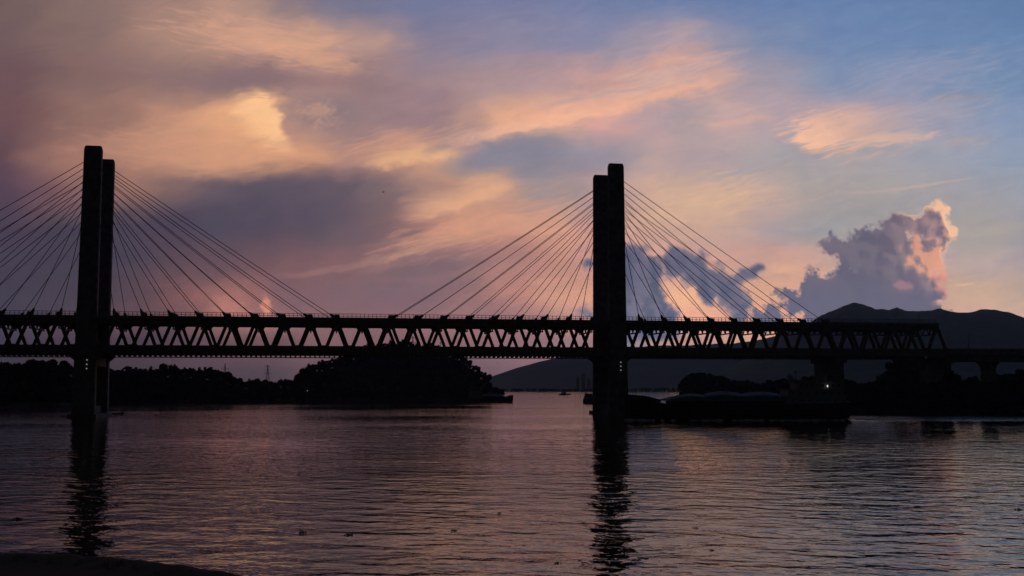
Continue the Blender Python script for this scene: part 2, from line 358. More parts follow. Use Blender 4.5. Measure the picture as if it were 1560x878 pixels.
M = dict(
    concrete=mat('weathered_concrete', (0.15, 0.145, 0.135), 0.85, 0.35, 0.35, bump=0.03),
    steel=mat('painted_steel', (0.17, 0.12, 0.095), 0.55, 0.25, 0.8),
    deck=mat('deck_concrete', (0.20, 0.19, 0.18), 0.85, 0.3, 0.5),
    cable=mat('cable_sheath', (0.06, 0.055, 0.055), 0.5, 0.1, 1.0),
    rail=mat('galvanised_rail', (0.22, 0.22, 0.22), 0.5, 0.2, 1.0),
    leaf=mat('foliage', (0.022, 0.03, 0.016), 0.8, 0.4, 0.3, spec=0.1),
    leaf2=mat('foliage_dark', (0.018, 0.025, 0.014), 0.8, 0.4, 0.3, spec=0.1),
    bark=mat('bark', (0.06, 0.045, 0.035), 0.9, 0.3, 2.0),
    soil=mat('bank_soil', (0.035, 0.032, 0.026), 0.95, 0.4, 0.2, bump=0.1),
    hill=mat('forested_hill', (0.03, 0.042, 0.036), 0.95, 0.35, 0.01, spec=0.05),
    hull=mat('hull_paint', (0.035, 0.03, 0.03), 0.5, 0.3, 0.6),
    tarp=mat('cargo_tarpaulin', (0.10, 0.12, 0.15), 0.6, 0.25, 0.4, bump=0.15),
    cabin=mat('cabin_paint', (0.26, 0.27, 0.28), 0.5, 0.2, 0.6),
    glass=mat('cabin_glass', (0.02, 0.025, 0.03), 0.08, 0.1, 1.0, spec=0.6),
    lamp=mat('lamp_lens', (0.8, 0.8, 0.75), 0.3, 0.05, 1.0, emit=(1.0, 0.95, 0.85), es=0.8),
    dim=mat('dim_lamp_lens', (0.8, 0.8, 0.75), 0.3, 0.05, 1.0, emit=(1.0, 0.93, 0.85), es=0.22),
    tower_wall=mat('apartment_wall', (0.35, 0.33, 0.32), 0.8, 0.15, 0.05),
    bird=mat('dark_feathers', (0.03, 0.028, 0.028), 0.8, 0.2, 5.0),
    foam=mat('wake_foam', (0.75, 0.75, 0.75), 0.9, 0.1, 0.5),
)

# ------------------------------------------------------------------ mesh helpers
class MB:
    def __init__(s): s.V = []; s.Fc = []
    def add(s, vs, fs):
        o = len(s.V); s.V += [tuple(v) for v in vs]; s.Fc += [tuple(i + o for i in f) for f in fs]
    def box(s, x0, x1, y0, y1, z0, z1):
        s.add([(x0,y0,z0),(x1,y0,z0),(x1,y1,z0),(x0,y1,z0),(x0,y0,z1),(x1,y0,z1),(x1,y1,z1),(x0,y1,z1)],
              [(3,2,1,0),(4,5,6,7),(0,1,5,4),(1,2,6,5),(2,3,7,6),(3,0,4,7)])
    def hexa(s, lo, hi):
        s.add(list(lo) + list(hi), [(3,2,1,0),(4,5,6,7),(0,1,5,4),(1,2,6,5),(2,3,7,6),(3,0,4,7)])
    def bar(s, p, q_, wd, ht, side=(0, 1, 0)):
        p = Vector(p); q_ = Vector(q_); d = (q_ - p).normalized()
        a = Vector(side); a = (a - d * a.dot(d)); a = a.normalized() if a.length > 1e-4 else d.orthogonal().normalized()
        b = d.cross(a)
        c = [(-1,-1),(1,-1),(1,1),(-1,1)]
        s.hexa([p + a*(i*wd/2) + b*(j*ht/2) for i, j in c], [q_ + a*(i*wd/2) + b*(j*ht/2) for i, j in c])
    def tube(s, pts, rs, n=8, cap=True):
        rings = []
        for i, p in enumerate(pts):
            p = Vector(p)
            d = (Vector(pts[min(i+1, len(pts)-1)]) - Vector(pts[max(i-1, 0)])).normalized()
            a = d.orthogonal().normalized(); b = d.cross(a)
            r = rs[i] if isinstance(rs, (list, tuple)) else rs
            rings.append([p + a*math.cos(2*math.pi*k/n)*r + b*math.sin(2*math.pi*k/n)*r for k in range(n)])
        vs = [v for rg in rings for v in rg]; fs = []
        for i in range(len(pts)-1):
            for k in range(n):
                k2 = (k+1) % n
                fs.append((i*n+k, i*n+k2, (i+1)*n+k2, (i+1)*n+k))
        if cap:
            fs.append(tuple(range(n))[::-1]); fs.append(tuple((len(pts)-1)*n+k for k in range(n)))
        s.add(vs, fs)
    def loft(s, rings):
        n = len(rings[0]); vs = [v for r in rings for v in r]; fs = []
        for i in range(len(rings)-1):
            for k in range(n):
                k2 = (k+1) % n
                fs.append((i*n+k, i*n+k2, (i+1)*n+k2, (i+1)*n+k))
        fs.append(tuple(range(n))[::-1]); fs.append(tuple((len(rings)-1)*n+k for k in range(n)))
        s.add(vs, fs)
    def prism(s, poly_xz, y0, y1):
        n = len(poly_xz)
        s.add([(x, y0, z) for x, z in poly_xz] + [(x, y1, z) for x, z in poly_xz],
              [tuple(range(n)), tuple(range(2*n-1, n-1, -1))] + [(i, i+n, (i+1) % n + n, (i+1) % n) for i in range(n)])
    def leaves(s, cs, sz):
        cs = np.asarray(cs); n = len(cs)
        a = rng.normal(size=(n,3)); a /= np.linalg.norm(a, axis=1)[:,None]
        b = rng.normal(size=(n,3)); b -= (a*b).sum(1)[:,None]*a; b /= np.linalg.norm(b, axis=1)[:,None]
        z = sz * rng.uniform(0.6, 1.3, (n,1)) * 0.5
        q_ = np.stack([cs - a*z - b*z*.6, cs + a*z*.8 - b*z*.9, cs + a*z + b*z*.7, cs - a*z*.7 + b*z], 1).reshape(-1, 3)
        o = len(s.V); s.V += [tuple(v) for v in q_.tolist()]
        s.Fc += [(o+4*i, o+4*i+1, o+4*i+2, o+4*i+3) for i in range(n)]
    def mesh(s, name, m_, smooth=False):
        me = bpy.data.meshes.new(name); me.from_pydata(s.V, [], s.Fc); me.materials.append(m_)
        if smooth: me.polygons.foreach_set('use_smooth', [True]*len(me.polygons))
        me.update(); return me
    def build(s, name, m_, parent=None, smooth=False):
        o = bpy.data.objects.new(name, s.mesh(name, m_, smooth)); C.objects.link(o)
        if parent is not None: o.parent = parent
        return o

def tag(o, label=None, cat=None, group=None, kind=None):
    if label: o['label'] = label
    if cat: o['category'] = cat
    if group: o['group'] = group
    if kind: o['kind'] = kind
    return o
def empty(name, loc, rz=0.0):
    o = bpy.data.objects.new(name, None); C.objects.link(o); o.location = loc; o.rotation_euler = (0, 0, rz)
    o.empty_display_size = 1.0
    return o
def copy_tree(o, parent=None):
    c = o.copy(); C.objects.link(c)
    if parent is not None: c.parent = parent
    for ch in list(o.children): copy_tree(ch, c)
    return c

# ------------------------------------------------------------------ water
wm = bpy.data.materials.new('river_water'); wm.use_nodes = True
t = NT(wm.node_tree); pb = t.N['Principled BSDF']
pb.inputs['Base Color'].default_value = (0.035, 0.024, 0.015, 1)
pb.inputs['Roughness'].default_value = 0.04
pb.inputs['IOR'].default_value = 1.34
gpos = t.N.new('ShaderNodeNewGeometry').outputs['Position']
wz = t.mapping(gpos, (0, 0, 0), (0, 0, math.radians(-12)), (1.5, 1.0, 1.0))
h1 = t.noise(wz, 0.19, 2, 0.45, 0.3)
h2 = t.noise(wz, 0.5, 3, 0.45, 0.3)
h4 = t.noise(wz, 1.15, 2, 0.5, 0.2)
h3 = t.noise(t.mapping(gpos, (3, 7, 0), (0, 0, math.radians(22)), (1.4, 1.0, 1.0)), 0.028, 2, 0.5)
gust = t.noise(t.mapping(gpos, (0, 0, 0), (0, 0, 0), (3.0, 1.0, 1.0)), 0.012, 3, 0.5)
hh = t.m('ADD', t.m('MULTIPLY', h1, 0.25), t.m('ADD', t.m('MULTIPLY', h2, 0.13), t.m('MULTIPLY', h4, 0.03)))
hh = t.m('MULTIPLY', hh, t.ss(gust, 0.34, 0.66, 0.55, 1.4))
gp = t.sep(gpos)
stern = t.m('MULTIPLY', t.ss(gp[0], 136, 150), t.m('MULTIPLY', t.ss(gp[1], 418, 440), t.ss(gp[1], 512, 490)))   # churned water astern of the big ship
hh = t.m('MULTIPLY', hh, t.m('ADD', 1.0, t.m('MULTIPLY', stern, 6.0)))
hh = t.m('MULTIPLY', hh, t.ss(gp[1], 90, 260, 1.35, 1.0))      # breezier towards the near bank
hh = t.m('ADD', hh, t.m('MULTIPLY', h3, 0.1))
bn = t.N.new('ShaderNodeBump'); bn.inputs['Strength'].default_value = 1.0; bn.inputs['Distance'].default_value = 1.0
t.L.new(hh, bn.inputs['Height']); t.L.new(bn.outputs[0], pb.inputs['Normal'])
mb = MB()
mb.add([(-30000,-3000,0),(30000,-3000,0),(30000,45000,0),(-30000,45000,0)], [(0,1,2,3)])
tag(mb.build('water', wm), 'dark rippled river reflecting the dusk sky', 'river', kind='structure')

# ------------------------------------------------------------------ terrain
def fbm(x, y, seed=0, octs=5):
    r = np.zeros_like(x, dtype=float); a = 1.0
    g = np.random.default_rng(seed)
    for o in range(octs):
        for _ in range(3):
            th = g.uniform(0, 2*math.pi); ph = g.uniform(0, 2*math.pi)
            r += a * np.sin((x*math.cos(th) + y*math.sin(th)) * 2**o + ph) / 3
        a *= 0.52
    return r

def grid_mesh(name, P, m_, smooth=True):
    nr, nc, _ = P.shape
    idx = np.arange(nr*nc).reshape(nr, nc)
    f = np.stack([idx[:-1,:-1], idx[:-1,1:], idx[1:,1:], idx[1:,:-1]], -1).reshape(-1, 4)
    me = bpy.data.meshes.new(name); me.from_pydata(P.reshape(-1,3).tolist(), [], f.tolist()); me.materials.append(m_)
    if smooth: me.polygons.foreach_set('use_smooth', [True]*len(me.polygons))
    o = bpy.data.objects.new(name, me); C.objects.link(o); o['kind'] = 'structure'
    return o

def zof(px, py, D): return EYE + uv(px, py)[1] * D

# far ridges
def ridge(name, prof, D, depth, label, seed, amp, base=0.0):
    pxs = np.arange(prof[0][0], prof[-1][0] + 1, 2.5)
    pys = np.interp(pxs, [p[0] for p in prof], [p[1] for p in prof])
    rows = np.linspace(-1, 1, 41)
    P = np.zeros((len(rows), len(pxs), 3))
    top = np.array([max(2.0, zof(a, b, D)) for a, b in zip(pxs, pys)])
    for i, r in enumerate(rows):
        d = D + r * depth
        x = (pxs - 780) / F * D
        shape = np.exp(-(r*1.7)**2) * (1 - abs(r)**6)
        n = fbm(x / 420.0, np.full_like(x, d) / 420.0, seed)
        P[i,:,0] = (pxs - 780) / F * d; P[i,:,1] = d
        P[i,:,2] = top * shape * (1 + amp * n * (1 - shape)) + top * 0.02 * fbm(x/45.0, x*0 + d/60.0, seed+5, 4) - 3*(abs(r) > 0.97) 
    o = grid_mesh(name, P, M['hill']); o['label'] = label; o['category'] = 'hills'
    return o
PB = [(700,588),(730,582),(752,573),(790,560),(840,547),(870,541),(900,537),(950,531),(1000,527),(1060,526),(1120,523),(1160,518),(1200,506),(1245,492),(1320,486),(1450,488),(1600,494)]
ridge('far_hills', PB, 8200, 1800, 'hazy blue hillside rising behind the gap under the bridge', 3, 0.25)
PA = [(1050,590),(1100,566),(1150,540),(1200,510),(1225,498),(1245,487),(1265,476),(1285,467),(1302,462),(1318,466),(1335,473),(1355,474),(1368,468),(1380,473),(1395,475),(1420,476),(1435,473),(1450,476),(1475,477),(1495,473),(1520,475),(1540,478),(1560,484),(1620,492),(1750,505),(1900,520),(2050,550),(2150,585)]
ridge('hills', PA, 5600, 1700, 'dark blue mountain ridge with low peaks behind the right end of the bridge', 11, 0.3)

def land(name, prof, shore, back, th, label, m_=None, extra=200, seed=1):
    """terrain: shoreline distance per column, a crest under the tree line, falling away behind"""
    pxs = np.arange(prof[0][0], prof[-1][0] + 1, 4.0)
    pys = np.interp(pxs, [p[0] for p in prof], [p[1] for p in prof])
    Ds = np.interp(pxs, [p[0] for p in shore], [p[1] for p in shore])
    Ds = Ds + 6*np.sin(pxs/23.0) + 4*np.sin(pxs/9.1+1)
    bk = np.interp(pxs, [p[0] for p in back], [p[1] for p in back])
    Dr = Ds + bk
    crest = np.array([max(1.6, zof(a, b, d) - h) for a, b, d, h in zip(pxs, pys, Dr, np.interp(pxs, [p[0] for p in th], [p[1] for p in th]))])
    ks = [-0.06, 0.0, 0.04, 0.1, 0.2, 0.35, 0.5, 0.65, 0.8, 0.9, 1.0, 1.12, 1.3, 1.6, 2.0, 2.4]
    P = np.zeros((len(ks), len(pxs), 3))
    for i, k in enumerate(ks):
        d = Ds + bk * k
        s_ = np.clip(k, 0, 1); e = s_*s_*(3-2*s_)
        z = 1.4 + (crest - 1.4) * e if k > 0.03 else np.full_like(d, -1.2 if k < 0 else 0.1)
        if k > 1: z = np.maximum(1.0, 1.4 + (crest-1.4) * (1 - ((k-1)/1.4)**1.5))
        z = z + 0.5*fbm(pxs/40.0, np.full_like(pxs, k*9), seed) * (0.2 < k)
        P[i,:,0] = (pxs-780)/F*d; P[i,:,1] = d; P[i,:,2] = z
    o = grid_mesh(name, P, m_ or M['soil']); o['label'] = label; o['category'] = 'bank'
    def ground(px, k):
        j = np.clip((px - pxs[0]) / 4.0, 0, len(pxs) - 1.001); i0 = int(j); f = j - i0
        d = Ds[i0]*(1-f) + Ds[i0+1]*f + (bk[i0]*(1-f) + bk[i0+1]*f) * k
        kk = np.searchsorted(ks, k) - 1; kk = max(0, min(len(ks)-2, kk)); g = (k - ks[kk]) / (ks[kk+1]-ks[kk])
        z0 = P[kk, i0, 2]*(1-f) + P[kk, i0+1, 2]*f; z1 = P[kk+1, i0, 2]*(1-f) + P[kk+1, i0+1, 2]*f
        return Vector(((px-780)/F*d, d, z0*(1-g) + z1*g))
    return ground

LP = [(-420,560),(-200,555),(-60,550),(0,548),(40,551),(60,549),(80,547),(100,548),(115,553),(168,556),(185,557),(205,558),(220,559),(240,557),(265,552),(280,558),(300,560),(325,559),(350,561),(362,568),(375,577),(390,575),(405,580),(418,580),(430,576),(448,575),(457,568),(465,559),(480,553),(500,548),(520,541),(545,530),(565,522),(590,518),(620,518),(645,521),(670,527),(695,535),(712,544),(730,561),(746,574),(753,585),(762,592),(773,602),(779,609)]
LS = [(-420,640),(0,700),(80,770),(170,850),(400,930),(600,960),(780,1000)]
LB = [(-420,90),(0,90),(350,80),(450,110),(600,170),(720,110),(780,30)]
LT = [(-420,13),(350,12),(405,7),(450,9),(600,11),(745,9),(765,4),(779,1)]
gL = land('left_bank', LP, LS, LB, LT, 'low left bank and rounded hill under dark trees', seed=4)
RP = [(1026,597),(1036,585),(1042,572),(1065,566),(1085,570),(1110,573),(1150,580),(1175,575),(1200,574),(1240,572),(1290,576),(1335,576),(1347,562),(1365,551),(1385,551),(1400,565),(1440,566),(1470,576),(1500,573),(1530,567),(1560,562),(1700,560),(1900,556)]
RS = [(1026,960),(1060,900),(1150,760),(1230,600),(1290,526),(1400,514),(1560,500),(1900,465)]
RB = [(1026,60),(1100,90),(1300,140),(1560,150),(1900,150)]
RT = [(1026,5),(1045,12),(1110,11),(1300,8),(1335,8),(1350,12),(1400,9),(1560,10),(1900,11)]
gR = land('right_bank', RP, RS, RB, RT, 'low right bank beneath the end of the bridge', seed=9)
# far low shore closing the river
FP = [(690,592),(760,592.5),(800,592),(850,592.5),(900,592),(960,591.5),(1000,590),(1060,590),(1150,589),(1300,588)]
gF = land('far_shore', FP, [(690,3000),(1300,2900)], [(690,200),(1300,200)], [(690,6),(1300,6)], 'thin dark far shore at the end of the river', seed=15)

# near bank in the lower left corner
edge_px = [(-260,828),(-120,835),(0,842),(60,843),(120,846),(180,850),(240,857),(300,865),(350,873),(385,879),(430,890),(480,905),(540,930)]
E = []
for px, py in np.array([(np.interp(q_, range(len(edge_px)), [e[0] for e in edge_px]), np.interp(q_, range(len(edge_px)), [e[1] for e in edge_px])) for q_ in np.linspace(0, len(edge_px)-1, 130)]):
    u_, v_ = uv(px, py); D = (EYE - 0.9) / -v_
    E.append((u_*D, D))
E = np.array(E)
inward = np.array([-0.45, -1.0]); inward /= np.linalg.norm(inward)
offs = [-1.6, -0.8, -0.3, 0.0, 0.5, 1.2, 2.5, 5, 10, 20, 40, 80]
hts = [-0.9, 0.05, 0.6, 0.86, 0.92, 0.9, 0.8, 0.7, 0.7, 0.7, 0.7, 0.7]
P = np.zeros((len(offs), len(E), 3))
for i, (o_, h_) in enumerate(zip(offs, hts)):
    P[i,:,0] = E[:,0] + inward[0]*o_; P[i,:,1] = E[:,1] + inward[1]*o_
    P[i,:,2] = h_ + (0.085*fbm(E[:,0]*1.6, E[:,1]*1.6 + o_, 31, 6) if i > 1 else 0)
nb = grid_mesh('near_bank', P, M['soil']); nb['label'] = 'dark edge of the near bank in the bottom left corner'; nb['category'] = 'bank'

gb = MB(); gg_ = np.random.default_rng(77)
tuft = np.array([[np.interp(q_, range(len(E)), E[:,0]) + inward[0]*o_, np.interp(q_, range(len(E)), E[:,1]) + inward[1]*o_] for q_, o_ in zip(gg_.uniform(0, len(E)-1, 90), gg_.uniform(0.0, 3.0, 90))])
for x, y in tuft:
    for _ in range(int(gg_.integers(4, 10))):
        h_ = gg_.uniform(0.12, 0.36); a, b = gg_.normal(size=2)*0.12; c, d = gg_.normal(size=2)*0.13
        gb.add([(x+a-.02, y+b, 0.7), (x+a+.02, y+b, 0.7), (x+a+c, y+b+d, 0.85+h_)], [(0, 1, 2)])
tag(gb.build('grass', M['leaf']), 'sparse dark grass along the edge of the near bank', 'grass', kind='stuff')

# ------------------------------------------------------------------ bridge
PHI = math.atan(0.181)
Z0 = 500.0
PN = 12.15
TL, TR = -192.5, 50.5
WT = 13.0                # half distance of the truss planes
WC = 14.2                # half distance of the column planes
H = 17.00
def zb(s): return 28.7 + 0.002 * s
ORG = (1.0 - 13*math.sin(PHI), Z0 + 13*math.cos(PHI), 0)
bridge = empty('cable_stayed_bridge', ORG, PHI)
tag(bridge, 'long double deck steel truss bridge hung on cables from two dark twin column towers', 'bridge')
S0 = TL - 10*PN; S1 = TR + 14.5*PN

tops = [TR + k*PN for k in range(-30, 15)]       # upper nodes
bots = [TR + (k+0.5)*PN for k in range(-30, 15)] # lower nodes
def chord(mb, t0, t1, z0, z1, sa, sb):
    mb.hexa([(sa,t0,zb(sa)+z0),(sb,t0,zb(sb)+z0),(sb,t1,zb(sb)+z0),(sa,t1,zb(sa)+z0)],
            [(sa,t0,zb(sa)+z1),(sb,t0,zb(sb)+z1),(sb,t1,zb(sb)+z1),(sa,t1,zb(sa)+z1)])
far_count = 0
far_rest = MB()
for side in (-1, 1):
    tc_ = side * WT
    c = MB()
    chord(c, tc_-0.6, tc_+0.6, 13.60, 15.70, S0, tops[-1] + 1.2)
    chord(c, tc_-0.6, tc_+0.6, 0.0, 2.3, S0, S1 + 1.0)
    for s_ in tops:      # gusset plates
        c.prism([(s_-2.6, zb(s_)+13.60), (s_-1.5, zb(s_)+12.00), (s_+1.5, zb(s_)+12.00), (s_+2.6, zb(s_)+13.60)], tc_-0.5, tc_+0.5)
    for s_ in bots:
        c.prism([(s_-2.7, zb(s_)+2.3), (s_-1.5, zb(s_)+4.2), (s_+1.5, zb(s_)+4.2), (s_+2.7, zb(s_)+2.3)], tc_-0.5, tc_+0.5)
    tr = c.build('side_truss', M['steel'], bridge)
    for s_ in tops:
        for d in (-1, 1):
            e = s_ + d*PN/2
            if e < S0: continue
            ends = ((s_ + d*1.0, tc_, zb(s_)+13.30), (e - d*1.0, tc_, zb(e)+2.6))
            if side == 1:
                far_count += 1
                if far_count > 10:
                    far_rest.bar(ends[0], ends[1], 0.85, 1.45); continue
            g = MB(); g.bar(ends[0], ends[1], 0.85, 1.45)
            g.build('diagonal', M['steel'], tr)
    if side == 1:
        tag(far_rest.build('diagonal', M['steel'], tr), kind='stuff')

d = MB()
chord(d, -14.2, 14.2, 16.00, 17.00, S0, S1 - 5)
for t_ in (-9, -4.5, 0, 4.5, 9): chord(d, t_-0.25, t_+0.25, 14.90, 16.00, S0, S1 - 6)
for t_ in (-14.2, 14.0): chord(d, t_, t_+0.2, 15.60, 16.00, S0, S1 - 6)
d.build('upper_deck', M['deck'], bridge)
d = MB()
chord(d, -12.3, 12.3, 1.6, 2.4, S0, S1)
for t_ in (-8, -3, 3, 8): chord(d, t_-0.3, t_+0.3, 0.5, 1.6, S0, S1)
for s_ in np.arange(S0, S1, PN/4): d.box(s_-0.2, s_+0.2, -12.3, 12.3, zb(s_)+0.4, zb(s_)+1.6)
d.build('lower_deck', M['deck'], bridge)
for side in (-1, 1):
    d = MB(); t_ = side*12.1
    chord(d, t_-0.12, t_+0.12, 2.4, 3.9, S0, S1)
    d.build('parapet', M['deck'], bridge)
    d = MB(); t_ = side*14.05
    for z_ in (17.60, 18.65): chord(d, t_-0.08, t_+0.08, z_-0.1, z_+0.1, S0, S1-6)
    for s_ in np.arange(S0, S1-6, 1.9): d.box(s_-0.11, s_+0.11, t_-0.07, t_+0.07, zb(s_)+17.00, zb(s_)+18.70)
    d.build('railing', M['rail'], bridge)
for t_ in (13.4,):
    d = MB()
    chord(d, t_-0.35, t_+0.35, -1.05, -0.65, S0, S1)
    for s_ in np.arange(S0, S1, 2.3): d.box(s_-0.35, s_+0.35, t_-5.0, t_+0.2, zb(s_)-0.65, zb(s_)+0.35)
    d.build('inspection_rail', M['steel'], bridge)
for s_ in tops:
    if abs(s_-TL) < 1 or abs(s_-TR) < 1: continue
    d = MB(); z = zb(s_)
    d.box(s_-0.3, s_+0.3, -12.4, 12.4, z+11.0, z+11.60)
    n = 8; xs = np.linspace(-12.2, 12.2, n+1)
    for i in range(n):
        a, b = (11.60, 15.30) if i % 2 == 0 else (15.30, 11.60)
        d.bar((s_, xs[i], z+a), (s_, xs[i+1], z+b), 0.45, 0.45, (1, 0, 0))
    d.box(s_-0.3, s_+0.3, -12.4, 12.4, z+14.30, z+14.90)
    d.build('cross_frame', M['steel'], bridge)

# towers
def column(s_c, side, ztop):
    """one tapered, chamfered concrete leg"""
    rings = []
    for z, wd, th in ((-3, 9.7, 4.4), (28, 9.0, 4.0), (46, 8.5, 3.8), (ztop-1.6, 7.6, 3.4), (ztop-0.0, 6.8, 2.8)):
        h_, k = wd/2, th/2; c_ = 0.45
        y = side*WC
        rings.append([(s_c+a, y+b, z) for a, b in ((-h_+c_,-k),(h_-c_,-k),(h_,-k+c_),(h_,k-c_),(h_-c_,k),(-h_+c_,k),(-h_,k-c_),(-h_,-k+c_))])
    m_ = MB(); m_.loft(rings); return m_
for s_c in (TL, TR):
    ztop = 121.4 if s_c < 0 else 122.6
    base = MB()
    base.box(s_c-5.9, s_c+5.9, -18.4, 18.4, -3, 1.6)
    base.box(s_c-2.6, s_c+2.6, -12.2, 12.2, 1.6, 5.0)
    tw = base.build('tower', M['concrete'], bridge)
    for side in (-1, 1):
        cm = column(s_c, side, ztop)
        # corbels that carry the truss
        for d_ in (-1, 1):
            y0, y1 = side*WC - 1.7, side*WC + 1.7
            zt = zb(s_c) - 0.1
            cm.prism([(s_c+d_*4.3, zt-3.2), (s_c+d_*6.9, zt-0.9), (s_c+d_*6.9, zt), (s_c+d_*4.3, zt)], y0, y1)
        cm.build('column', M['concrete'], tw)
    cb = MB(); cb.box(s_c-3.6, s_c+3.6, -12.3, 12.3, zb(s_c)-5.4, zb(s_c)-1.5)
    cb.build('crossbeam', M['concrete'], tw)
    for k in range(3):
        l = MB(); l.tube([(s_c+1.0, -WC-2.05, 25.4-k*1.9), (s_c+1.0, -WC-2.45, 25.4-k*1.9)], 0.26, 10)
        l.build('marker_lamp', M['dim'], tw)
# stay cables
for s_c in (TL, TR):
    for side in (-1, 1):
        for d_ in (-1, 1):
            for k in range(1, 10):
                s_e = s_c + d_*k*PN
                zt = (122.0 - 7.4) - (9-k)*3.0 - (2.2 if k == 1 else 0)
                hw = 7.3/2 + (122-zt)*0.0145
                p = Vector((s_c + d_*(hw-0.6), side*WC, zt))
                q_ = Vector((s_e - d_*0.6, side*13.6, zb(s_e)+16.70))
                dirv = (p - q_).normalized()
                L = (p-q_).length
                pts = []
                for j in range(9):
                    f = j/8; pt = q_.lerp(p, f); pt.z -= 0.006*L*4*f*(1-f)*0.55; pts.append(pt)
                cb = MB(); cb.tube(pts, 0.15, 6)
                co = cb.build('stay_cable', M['cable'], bridge)
                an = MB(); an.tube([q_ - dirv*2.6, q_ + dirv*1.5, q_ + dirv*3.4], [1.0, 0.85, 0.4], 8)
                an.prism([(s_e-1.6, zb(s_e)+15.70), (s_e+1.6, zb(s_e)+15.70), (s_e-d_*0.2+0.9, zb(s_e)+18.40), (s_e-d_*0.2-0.9, zb(s_e)+18.40)], side*13.6-0.45, side*13.6+0.45)
                an.build('cable_anchor', M['steel'], co)
# side-span piers
for s_c, w_ in ((TR+9.6*PN, 5.2), (S1+0.5, 4.6)):
    p = MB()
    p.loft([[(s_c+a*w_/2, b*11.0, z) for a, b in ((-1,-1),(1,-1),(1,1),(-1,1))] for z in (-2, zb(s_c)-3.4)])
    p.box(s_c-w_/2-0.5, s_c+w_/2+0.5, -13.6, 13.6, zb(s_c)-3.4, zb(s_c)-0.6)
    for side in (-1, 1): p.box(s_c-1.2, s_c+1.2, side*13-1.0, side*13+1.0, zb(s_c)-0.6, zb(s_c)-0.02)
    p.build('pier', M['concrete'], bridge)
ms = MB(); s_m = TR + 13.2*PN
ms.tube([(s_m, -13.2, zb(s_m)+16.9), (s_m, -13.2, zb(s_m)+22.1)], [0.22, 0.14], 8)
ms.bar((s_m, -13.2, zb(s_m)+21.3), (s_m+1.7, -13.2, zb(s_m)+21.7), 0.16, 0.16)
ms.build('mast', M['rail'], bridge)

# approach viaduct
via = empty('approach_viaduct', ORG, PHI)
tag(via, 'plain concrete approach viaduct running right from the end of the steel truss', 'viaduct')
V0, V1 = S1 + 1.4, S1 + 330
d = MB(); chord(d, -11.5, 11.5, 0.9, 2.5, V0, V1); chord(d, -8.5, 8.5, -2.3, 0.9, V0, V1)
d.build('deck', M['deck'], via)
for side in (-1, 1):
    d = MB(); chord(d, side*11.3-0.15, side*11.3+0.15, 2.5, 4.2, V0, V1); d.build('parapet', M['deck'], via)
for k in range(9):
    s_ = V0 + 30 + k*34
    p = MB(); z = zb(s_) - 2.3
    p.loft([[(s_+a*1.6, b*4.4, zz) for a, b in ((-1,-1),(1,-1),(1,1),(-1,1))] for zz in (0, z-3.0)])
    p.loft([[(s_+a*1.6, b*4.4, z-3.0) for a, b in ((-1,-1),(1,-1),(1,1),(-1,1))], [(s_+a*2.0, b*7.6, z-0.02) for a, b in ((-1,-1),(1,-1),(1,1),(-1,1))]])
    p.build('pier', M['concrete'], via)
    q0 = MB(); sm = V0 + 12 + k*34
    q0.tube([(sm, -10.6, zb(sm)+2.5), (sm, -10.6, zb(sm)+12.2)], [0.24, 0.18], 8)
    q0.bar((sm, -10.6, zb(sm)+10.6), (sm, -7.4, zb(sm)+11.2), 0.14, 0.14, (1,0,0))
    q0.bar((sm, -10.6, zb(sm)+9.2), (sm, -7.4, zb(sm)+11.0), 0.12, 0.12, (1,0,0))
    q0.build('catenary_mast', M['rail'], via)

# ------------------------------------------------------------------ trees
def crown_pts(n, rx, rz, zc, seed, lobes=7):
    g = np.random.default_rng(seed); out = []
    for i in range(lobes):
        th = g.uniform(0, 2*math.pi); rr = g.uniform(0.1, 0.62)
        c = np.array([math.cos(th)*rr*rx, math.sin(th)*rr*rx, zc + g.uniform(-0.55, 0.6)*rz])
        r = g.uniform(0.34, 0.56)
        k = n // lobes
        p = g.normal(size=(k, 3)); p /= np.linalg.norm(p, axis=1)[:,None]; p *= g.uniform(0.45, 1.0, (k,1))**0.6
        out.append(c + p*np.array([rx*r, rx*r, rz*r*0.85]))
    return np.concatenate(out)
TREES = []
def tree_proto(i, rx, rz, zc, n, leaf, mm, lobes=7):
    tk = MB()
    tk.tube([(0,0,-1.0),(0.1,0,zc*0.4),(0.0,0.15,zc*0.8),(0.2,0,zc+rz*0.5)], [0.34,0.27,0.2,0.07], 7)
    g = np.random.default_rng(50+i)
    for j in range(5):
        th = g.uniform(0, 2*math.pi); z = zc*g.uniform(0.45, 0.9)
        tk.tube([(0,0,z),(math.cos(th)*rx*.35, math.sin(th)*rx*.35, z+rz*.3),(math.cos(th)*rx*.65, math.sin(th)*rx*.65, z+rz*.55)], [0.16,0.1,0.04], 5)
    cr = MB(); cr.leaves(crown_pts(n, rx, rz, zc, 100+i, lobes), leaf)
    TREES.append((tk.mesh('trunk', M['bark']), cr.mesh('crown', mm)))
tree_proto(0, 4.6, 3.9, 7.0, 900, 1.0, M['leaf'], 8)
tree_proto(1, 3.6, 4.6, 7.6, 800, 1.0, M['leaf2'], 7)
tree_proto(2, 5.4, 3.5, 6.2, 950, 1.05, M['leaf'], 9)
tree_proto(3, 3.0, 5.0, 7.4, 700, 0.9, M['leaf2'], 6)
def tree(loc, v, sc, label, group):
    r = empty('broadleaf_tree', loc, random.uniform(0, 6.28)); r.scale = (sc, sc, sc*random.uniform(0.9, 1.15))
    tag(r, label, 'tree', group)
    for nm, me in zip(('trunk', 'crown'), TREES[v]):
        o = bpy.data.objects.new(nm, me); C.objects.link(o); o.parent = r
    return r

